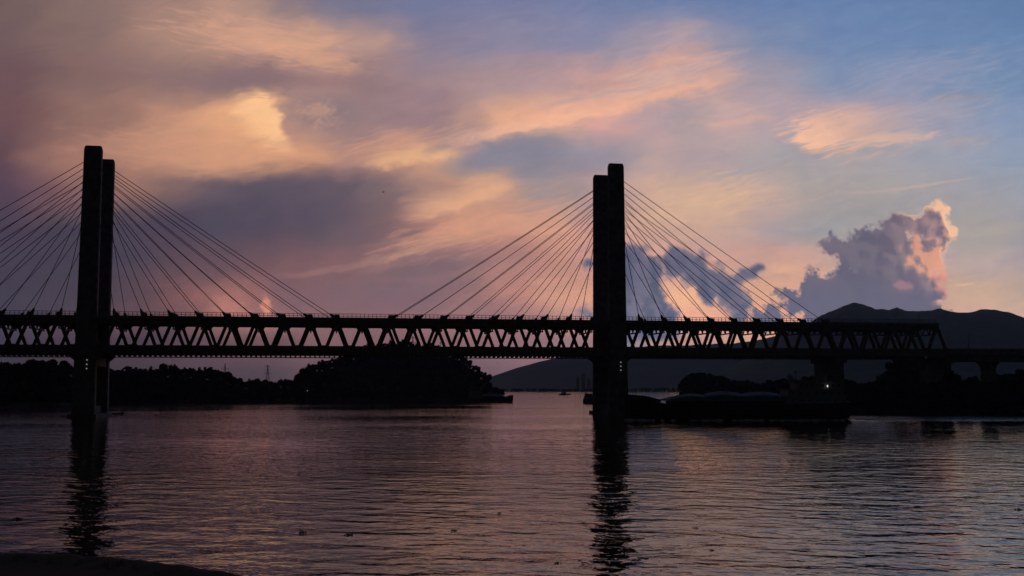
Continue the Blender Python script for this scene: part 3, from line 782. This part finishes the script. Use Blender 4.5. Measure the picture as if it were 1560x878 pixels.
def canopy(name, g, spans, rows, label, seed, step=9.0, sz=2.3):
    """the wood that reads as one dark mass: many crowns of leaf faces over the slope"""
    gg = np.random.default_rng(seed); mb = MB()
    for (a, b, hgt) in spans:
        for k in rows:
            px = a
            while px < b:
                base = g(px + gg.uniform(-3, 3), k + gg.uniform(-0.05, 0.05))
                h_ = hgt * gg.uniform(0.72, 1.08)
                n = 95
                p = gg.normal(size=(n, 3)); p /= np.linalg.norm(p, axis=1)[:,None]; p *= gg.uniform(0.3, 1.0, (n,1))**0.5
                rx = h_*gg.uniform(0.36, 0.52)
                c = np.array([base.x, base.y, base.z + h_*0.55])
                mb.leaves(c + p*np.array([rx, rx, h_*0.45]), sz)
                px += step * gg.uniform(0.7, 1.3)
    o = mb.build(name, M['leaf2'])
    tag(o, label, 'woodland', kind='stuff'); return o
canopy('woodland', gL, [(-400, 350, 11), (350, 455, 7.0), (455, 560, 10), (560, 700, 10.5), (700, 745, 8.5), (745, 768, 4.0)], (0.06, 0.25, 0.5, 0.75, 0.93), 'dense dark woodland covering the left bank and hill', 21)
canopy('woodland', gR, [(1040, 1110, 11), (1110, 1290, 8.5), (1290, 1340, 6), (1340, 1400, 10), (1400, 1880, 7.5)], (0.04, 0.3, 0.65, 0.95), 'dense dark trees massed along the right bank', 22)
canopy('woodland', gF, [(700, 1290, 6.5)], (0.1, 0.6), 'thin line of trees along the far shore', 23, step=3.5, sz=2.6)

for px in np.arange(-20, 340, 17):
    if 108 < px < 168: continue
    tree(gL(px + random.uniform(-5, 5), 0.98), random.randrange(4), random.uniform(0.85, 1.15), 'dark broadleaf tree on the skyline of the low wood left of the hill', 'skyline trees on the left bank')
for px in list(np.arange(350, 452, 16)):
    tree(gL(px, 0.98), random.randrange(4), random.uniform(0.5, 0.68), 'small dark tree on the low skyline dip beside the lattice pylon', 'small trees in the skyline dip')
for px in np.arange(460, 560, 10):
    tree(gL(px + random.uniform(-3, 3), 0.97), random.randrange(4), random.uniform(0.8, 1.05), 'dark tree climbing the left shoulder of the wooded hill', 'trees on the left shoulder of the hill')
for px in np.arange(690, 752, 8):
    tree(gL(px + random.uniform(-2, 2), 0.97), random.randrange(4), random.uniform(0.7, 0.95), 'dark tree on the steep right shoulder of the wooded hill', 'trees on the right shoulder of the hill')
for px, sc in ((1046, 1.0), (1058, 1.2), (1069, 1.25), (1081, 1.0), (1093, 0.95), (1106, 0.85)):
    tree(gR(px, 0.9), random.randrange(3), sc, 'dark tree in the tall clump behind the laden cargo ship', 'tall clump behind the cargo ship')
for px, sc in ((1346, 0.9), (1357, 1.15), (1368, 1.3), (1380, 1.3), (1391, 1.0)):
    tree(gR(px, 0.9), random.randrange(3), sc, 'dark tree in the rounded clump under the bridge side span', 'rounded clump under the side span')
for px, k, sc in ((1312, .1, .95), (1334, .12, 1.0), (1404, .08, 1.3), (1422, .1, 1.5), (1441, .07, 1.55), (1462, .1, 1.35), (1488, .08, 1.25), (1507, .1, 1.45), (1526, .07, 1.35), (1548, .09, 1.5), (1572, .08, 1.4)):
    tree(gR(px, k), random.randrange(4), sc, 'dark tree at the water edge in front of the right bank piers', 'waterside trees in front of the piers')
for px in (1425, 1450, 1478, 1500, 1522, 1540, 1556, 1580):
    tree(gR(px + random.uniform(-4, 4), 0.7), random.randrange(4), random.uniform(0.8, 1.1), 'dark tree on the right bank beside the approach viaduct', 'trees beside the approach viaduct')

# ------------------------------------------------------------------ pylons beyond the wood
def pylon(px, py_top, py_base, D, label, arms=3):
    top = at(px, py_top, D); base_z = zof(px, py_base, D)
    h_ = top.z - base_z
    r = empty('lattice_pylon', (top.x, D, base_z))
    tag(r, label, 'pylon')
    b = h_*0.10; m_ = MB(); th = max(0.22, h_*0.008)
    def hw(z): return b*(1 - z/h_)*(1.0 if z < h_*0.6 else 0.8) + h_*0.008
    zs = np.linspace(0, h_, 9)
    for sx, sy in ((1,1),(1,-1),(-1,1),(-1,-1)):
        for z0, z1 in zip(zs[:-1], zs[1:]):
            m_.bar((sx*hw(z0), sy*hw(z0), z0), (sx*hw(z1), sy*hw(z1), z1), th, th)
    for z0, z1 in zip(zs[:-1], zs[1:]):
        for sy in (1, -1):
            m_.bar((-hw(z0), sy*hw(z0), z0), (hw(z1), sy*hw(z1), z1), th*.7, th*.7)
            m_.bar((hw(z0), sy*hw(z0), z0), (-hw(z1), sy*hw(z1), z1), th*.7, th*.7)
    m_.build('lattice_mast', M['rail'], r)
    for k in range(arms):
        z = h_*(0.62 + 0.15*k); a = h_*(0.17 - 0.025*k)
        c = MB()
        for sx in (-1, 1):
            c.bar((0, 0, z), (sx*a, 0, z), th, th); c.bar((0, 0, z + h_*0.05), (sx*a, 0, z), th, th)
            c.bar((sx*a, 0, z), (sx*a, 0, z - h_*0.04), th*.8, th*.8)
        c.build('cross_arm', M['rail'], r)
pylon(408, 556, 592, 1350, 'lattice pylon standing in the skyline dip left of the wooded hill')
pylon(629, 512, 560, 1500, 'tallest lattice pylon seen through the truss above the wooded hill', 4)
pylon(671, 521, 560, 1600, 'short lattice pylon seen through the truss right of the tallest pylon', 2)
pylon(343, 554, 590, 1700, 'faint distant pylon tip above the low left wood', 2)

# far apartment blocks
for px, wpx, pt, lb in ((880, 5, 574, 'narrow far apartment tower nearest the wooded gap beyond the bridge'), (888.5, 6, 570, 'taller far apartment tower beside the right bridge tower'), (897, 5, 577, 'short far apartment block half hidden by the right bridge tower')):
    D = 3600.0; p0 = at(px, pt, D); wd = wpx/F*D
    r = empty('apartment_block', (p0.x, D, 0)); tag(r, lb, 'building')
    b = MB(); b.box(-wd/2, wd/2, -7, 7, 0, p0.z); b.build('wall', M['tower_wall'], r)
    b = MB(); b.box(-wd/4, wd/4, -4, 4, p0.z, p0.z+4); b.build('roof', M['tower_wall'], r)
    for k in range(int(p0.z // 3.2) - 4):
        g = MB(); z = 12 + k*3.2
        for j in range(3):
            x = (-0.33 + 0.33*j)*wd; g.box(x-wd*0.09, x+wd*0.09, -7.08, -7.0, z, z+1.7)
        g.build('window', M['glass'], r)

# ------------------------------------------------------------------ ships
def cargo_ship(label, group=None):
    """93 m river freighter, bow at -x, water line at z = 0"""
    r = empty('cargo_ship', (0, 0, 0)); tag(r, label, 'ship', group)
    h_ = MB(); rings = []
    for x, hw, zt, zk in ((-47.5, 0.5, 9.4, 2.2), (-45, 2.8, 9.2, -0.6), (-40, 5.6, 8.6, -1.5), (-33, 7.2, 7.0, -1.5), (-30, 7.5, 6.6, -1.5), (20, 7.5, 6.5, -1.5), (36, 7.5, 6.7, -1.5), (43, 7.0, 7.2, -1.0), (46.5, 5.6, 7.5, 1.0)):
        rings.append([(x, -hw, zt), (x, -hw*0.92, (zt+zk)*0.45), (x, -hw*0.6, zk), (x, hw*0.6, zk), (x, hw*0.92, (zt+zk)*0.45), (x, hw, zt)])
    h_.loft(rings)
    h_.box(-30, 38, -7.75, -7.5, 5.6, 6.3); h_.box(-30, 38, 7.5, 7.75, 5.6, 6.3)
    hu = h_.build('hull', M['hull'], r)
    bw = MB()
    for sy in (-1, 1):
        bw.bar((-46.6, sy*1.6, 9.9), (-40, sy*5.5, 9.4), 0.2, 1.2, (0, 1, 0)); bw.bar((-40, sy*5.5, 9.4), (-33.2, sy*7.0, 7.7), 0.2, 1.2, (0, 1, 0))
    bw.build('bulwark', M['hull'], hu)
    co = MB(); co.box(-29, 18, -6.6, 6.6, 6.55, 8.0); co.build('coaming', M['hull'], r)
    for i, (x0, x1, zp) in enumerate(((-31.5, -14.2, 11.0), (-14.0, 1.8, 11.7), (2.0, 17.8, 11.6))):
        rg = []
        for j in range(9):
            f = j/8; x = x0 + (x1-x0)*f
            z = 8.0 + (zp-8.0)*(0.75 + 0.25*math.sin(math.pi*f))*(1 if i else min(1, 0.35 + f))
            rg.append([(x, -6.9, 7.9), (x, -5.6, 8.0+(z-8.0)*0.6), (x, -2.6, z-0.25), (x, 0, z+0.05*math.sin(j*3)), (x, 2.6, z-0.25), (x, 5.6, 8.0+(z-8.0)*0.6), (x, 6.9, 7.9)])
        cv = MB(); cv.loft(rg); cv.build('cargo_cover', M['tarp'], r)
    # superstructure at the stern
    sp = MB()
    sp.box(19, 44, -6.6, 6.6, 6.7, 9.6); sp.box(20, 43, -6.2, 6.2, 9.8, 12.4)
    sp.box(24, 42, -5.6, 5.6, 12.6, 15.6)
    su = sp.build('superstructure', M['cabin'], r)
    for z, x0, x1, y in ((9.6, 17.5, 45, 7.2), (12.4, 18.6, 44, 7.0), (15.6, 21.5, 43.5, 6.6)):
        f = MB(); f.box(x0, x1, -y, y, z, z+0.2); f.build('deck_edge', M['cabin'], su)
    wn = [(x, 13.4, 14.8, 1.5, -5.6) for x in np.arange(25, 41, 2.2)] + [(x, 10.5, 11.6, 1.1, -6.2) for x in np.arange(21.5, 42, 3.2)] + [(x, 7.6, 8.5, 0.9, -6.6) for x in np.arange(21, 43, 3.6)]
    for x, z0, z1, wd, y in wn:
        g = MB(); g.box(x, x+wd, y-0.06, y, z0, z1); g.build('window', M['glass'], su)
    for z, x0, x1, y in ((9.8, 17.5, 45, 7.1), (12.6, 18.6, 44, 6.9), (15.8, 22, 43, 6.4)):
        g = MB()
        for sy in (-1, 1):
            for q_ in (0.5, 1.0): g.bar((x0, sy*y, z+q_), (x1, sy*y, z+q_), 0.06, 0.06)
            for x in np.arange(x0, x1+0.1, 2.2): g.bar((x, sy*y, z), (x, sy*y, z+1.0), 0.06, 0.06)
        g.build('railing', M['rail'], su)
    ms = MB(); ms.tube([(25, 0, 15.8), (25, 0, 20.6)], [0.2, 0.1], 8); ms.bar((25, -1.8, 18.8), (25, 1.8, 18.8), 0.14, 0.14, (1,0,0)); ms.box(24.5, 25.5, -0.5, 0.5, 19.6, 20.2)
    ms.build('mast', M['rail'], r)
    ms = MB(); ms.tube([(21.6, -3, 12.6), (21.6, -3, 19.4)], [0.3, 0.24], 8); ms.box(20.4, 22.6, -3.9, -2.1, 17.4, 18.4); ms.build('searchlight_post', M['cabin'], r)
    fn = MB(); fn.loft([[(39+a*1.3, b*1.5, z) for a, b in ((-1,-1),(1,-1),(1,1),(-1,1))] for z in (15.8, 18.4)]); fn.build('funnel', M['hull'], r)
    fm = MB(); fm.tube([(-43, 0, 9.0), (-43, 0, 14.2)], [0.14, 0.08], 8); fm.bar((-43, -0.8, 13.2), (-43, 0.8, 13.2), 0.1, 0.1, (1,0,0)); fm.build('foremast', M['rail'], r)
    bx = MB(); bx.box(-41, -37.5, -1.6, 1.6, 8.4, 9.7); bx.tube([(-42, -1.2, 9.2), (-42, 1.2, 9.2)], 0.5, 10); bx.build('windlass', M['hull'], r)
    lm = MB(); lm.box(36.1, 36.5, -6.95, -6.6, 13.5, 14.4); lm.build('deck_lamp', M['lamp'], r)
    return r
ship = cargo_ship('largest dark cargo ship with covered holds passing in front of the right tower')
ship.location = (94.6, 444, 0); ship.rotation_euler = (0, 0, math.radians(1.5))
s2 = copy_tree(ship); tag(s2, 'smaller cargo ship off the tip of the wooded hill, bow to the right')
p2 = at(747, 613, 940); s2.location = (p2.x, 945, 0); s2.rotation_euler = (0, 0, math.radians(184)); s2.scale = (0.43, 0.5, 0.62)
s3 = copy_tree(ship); tag(s3, 'cargo ship mostly hidden behind the right tower, stern showing left of it')
p3 = at(918, 613, 900); s3.location = (p3.x, 900, 0); s3.rotation_euler = (0, 0, math.radians(176)); s3.scale = (0.36, 0.5, 0.5)

def launch(label):
    r = empty('motor_launch', (0, 0, 0)); tag(r, label, 'boat')
    h_ = MB(); h_.loft([[(x, -w_, zt), (x, -w_*.7, 0.2*zt), (x, 0, zk), (x, w_*.7, 0.2*zt), (x, w_, zt)] for x, w_, zt, zk in ((-10, 1.6, 2.0, -0.3), (-6, 2.4, 1.8, -0.8), (3, 2.5, 1.9, -0.8), (7.5, 1.7, 2.4, -0.5), (10.3, 0.15, 3.0, 0.8))])
    h_.build('hull', M['hull'], r)
    c = MB(); c.loft([[(x, -y, z) for x, y in ((-6, 1.9), (3.4, 1.9), (3.4, -1.9), (-6, -1.9))] if z < 3 else [(x, -y, z) for x, y in ((-5.6, 1.7), (2.4, 1.7), (2.4, -1.7), (-5.6, -1.7))] for z in (1.85, 4.6)])
    c.box(-6.2, 3.0, -2.1, 2.1, 4.6, 4.8); c.box(-3, 1, -1.3, 1.3, 4.8, 6.6)
    cb = c.build('cabin', M['cabin'], r)
    for x in (-4.8, -2.6, -0.4):
        g = MB(); g.box(x, x+1.5, -2.0, -1.78, 3.0, 4.0); g.build('window', M['glass'], cb)
    m_ = MB(); m_.tube([(-1, 0, 6.6), (-1, 0, 9.2)], [0.12, 0.06], 6); m_.build('mast', M['rail'], r)
    return r
bt = launch('small launch alone on the far water left of the right tower')
pb_ = at(860, 601.6, 1800); bt.location = (pb_.x, 1800, 0)
# a skiff beside the left tower
sk = empty('skiff', (0, 0, 0)); tag(sk, 'small open skiff moored beside the foot of the left tower', 'boat')
h_ = MB(); h_.loft([[(x, -w_, zt), (x, -w_*.7, 0.1), (x, w_*.7, 0.1), (x, w_, zt)] for x, w_, zt in ((-4, .8, 1.0), (-2, 1.1, .85), (2, 1.1, .9), (4.4, .2, 1.5))])
h_.build('hull', M['hull'], sk)
g = MB(); g.tube([(-2.2, -1.0, 0.9), (-2.2, -0.9, 2.3), (-2.2, 0, 2.8), (-2.2, .9, 2.3), (-2.2, 1.0, 0.9)], 0.05, 5)
g.loft([[(x, -1.1, 2.2), (x, 0, 2.85), (x, 1.1, 2.2), (x, 0, 2.75)] for x in (-2.6, 1.2)]); g.build('canopy', M['cabin'], sk)
psk = at(175, 634, 520); sk.location = (psk.x, 520, 0)

# ship wakes: broken foam streaks lying on the water
def foam(name, line, label, wd):
    """LINE: world points; ragged flecks along it"""
    m_ = MB(); gg = np.random.default_rng(hash(label) % 1000 if False else len(line)+3)
    for (x0, y0), (x1, y1) in zip(line[:-1], line[1:]):
        n = max(2, int(math.hypot(x1-x0, y1-y0) / 2.0))
        for i in range(n):
            f = (i + gg.uniform(0, 1)) / n
            if gg.uniform() < 0.35: continue
            x = x0+(x1-x0)*f; y = y0+(y1-y0)*f + gg.normal()*wd*0.5
            a = gg.uniform(1.0, 3.2); b = gg.uniform(0.3, 0.8)*wd; h_ = gg.uniform(0.15, 0.5)*wd
            vs = [(x-a, y, 0.02), (x-a*.3, y-b, 0.02), (x+a*.5, y-b*.8, 0.02), (x+a, y, 0.02), (x+a*.3, y+b, 0.02), (x-a*.5, y+b, 0.02), (x-a*.3, y, h_), (x+a*.4, y+.05, h_*.8)]
            m_.add(vs, [(0,1,6), (1,2,7,6), (2,3,7), (3,4,7), (4,5,6,7), (5,0,6)])
    tag(m_.build(name, M['foam']), label, 'foam', kind='stuff')
foam('wake_foam', [(46, 440), (55, 434.8), (75, 434.2), (100, 433.5), (120, 434.5), (138, 436)], 'thin line of foam along the side of the largest cargo ship', 0.8)
foam('wake_foam', [(143, 441), (170, 446), (210, 452), (260, 458)], 'broken foam trailing astern of the largest cargo ship', 0.9)

# ------------------------------------------------------------------ floating plants
def weed(px, py, sz, label):
    sz *= 0.85
    u_, v_ = uv(px, py); D = EYE / -v_
    r = empty('floating_plant', (u_*D, D, 0)); tag(r, label, 'plant', 'clumps of drifting plants')
    g = np.random.default_rng(int(px)); m_ = MB(); n = 26
    a = g.uniform(0, 2*math.pi, n); rr = np.sqrt(g.uniform(0, 1, n))
    m_.leaves(np.stack([np.cos(a)*rr*sz*1.2, np.sin(a)*rr*sz*0.7, 0.03+g.uniform(0, 0.32, n)*sz*(1-rr*.8)], 1), sz*0.36)
    m_.build('leaf', M['leaf2'], r)
    s_ = MB()
    for j in range(4):
        th = g.uniform(0, 6.28); s_.tube([(0,0,-.1),(math.cos(th)*.2*sz, math.sin(th)*.2*sz, sz*.35),(math.cos(th)*.5*sz, math.sin(th)*.5*sz, sz*g.uniform(.5,.9))], [.05*sz,.04*sz,.02*sz], 5)
    s_.build('stem', M['leaf'], r)
for a in ((27, 791, 0.5, 'drifting plant clump nearest the left edge of the water'), (460, 812, 0.4, 'drifting plant left of a second close by, low left of centre'),
          (530, 816, 0.42, 'drifting plant right of a second close by, low left of centre'), (238, 633, 1.2, 'drifting clump on the water right of the left tower'),
          (1551, 777, 0.5, 'drifting plant by the right edge of the water'), (692, 809, 0.3, 'tiny drifting plant in the warm reflection right of centre left'),
          (850, 859, 0.3, 'tiny drifting plant left of the dark tower reflection'), (1059, 805, 0.3, 'tiny drifting plant right of the dark tower reflection'),
          (760, 782, 0.25, 'faint drifting speck upper left of the dark tower reflection'), (1085, 839, 0.25, 'lower drifting speck right of the dark tower reflection')):
    weed(*a)

# ------------------------------------------------------------------ birds
def bird(px, py, D, span, bank, label):
    p = at(px, py, D)
    r = empty('bird', p, random.uniform(-0.5, 0.5)); r.rotation_euler[1] = bank
    tag(r, label, 'bird')
    b = MB()
    L = span*0.5
    prof = [(-0.55, .02), (-0.4, .07), (-0.15, .12), (0.1, .13), (0.3, .08), (0.4, .085), (0.5, .03), (0.58, .008)]
    rings = [[(x*L, math.cos(2*math.pi*k/8)*rr*L, math.sin(2*math.pi*k/8)*rr*L) for k in range(8)] for x, rr in prof]
    b.loft(rings)
    for sy in (-1, 1):
        top = [(0.2*L, sy*0.1*L, 0.05*L), (0.27*L, sy*0.5*L, 0.3*L), (0.1*L, sy*1.0*L, 0.42*L), (-0.05*L, sy*0.95*L, 0.4*L), (-0.1*L, sy*0.5*L, 0.27*L), (-0.18*L, sy*0.1*L, 0.04*L)]
        bot = [(x, y, z-0.025*L) for x, y, z in top]
        b.add(top+bot, [tuple(range(6)), tuple(range(11, 5, -1))] + [(i, i+6, (i+1) % 6+6, (i+1) % 6) for i in range(6)])
    b.add([(-0.5*L, .03*L, .02*L), (-0.9*L, .16*L, .02*L), (-0.9*L, -.16*L, .02*L), (-0.5*L, -.03*L, .02*L), (-0.5*L, 0, -.02*L), (-0.88*L, 0, 0)], [(0,1,2,3), (0,4,5,1), (3,2,5,4), (1,5,2), (0,3,4)])
    b.build('body', M['bird'], r)
bird(584, 293, 150, 0.62, 0.3, 'dark bird gliding in the sky between the two towers')
bird(302, 229, 260, 0.5, -0.2, 'tiny bird high in the orange cloud right of the left tower')
bird(675, 187, 300, 0.5, 0.1, 'tiny bird high in the sky left of the right tower')
# bank lamp glimpsed among the trees
lp = empty('bank_lamp', gL(471, 0.02)); tag(lp, 'single small lit lamp at the foot of the wooded hill', 'lamp')
lz = zof(471, 596, 950) - lp.location.z
m_ = MB(); m_.tube([(0,-4,0),(0,-4,lz)], [0.12,0.08], 6); m_.build('post', M['rail'], lp)
m_ = MB(); m_.tube([(0,-4,lz),(0,-4,lz+0.5)], [0.25,0.15], 8); m_.build('lantern', M['lamp'], lp)

# ------------------------------------------------------------------ haze
HAZE = 3.5e-5
hm = bpy.data.materials.new('haze_air'); hm.use_nodes = True
t = NT(hm.node_tree); t.N.clear()
pv = t.N.new('ShaderNodeVolumePrincipled'); pv.inputs['Color'].default_value = (0.55, 0.72, 1.0, 1); pv.inputs['Anisotropy'].default_value = 0.55; pv.inputs['Density'].default_value = HAZE
mo = t.N.new('ShaderNodeOutputMaterial'); t.L.new(pv.outputs[0], mo.inputs['Volume'])
mb = MB(); mb.box(-9000, 12000, -500, 11500, -1.0 - 3.0, 1200)
hz = mb.build('haze', hm); tag(hz, 'thin dusk haze over the river and hills', 'haze', kind='stuff')
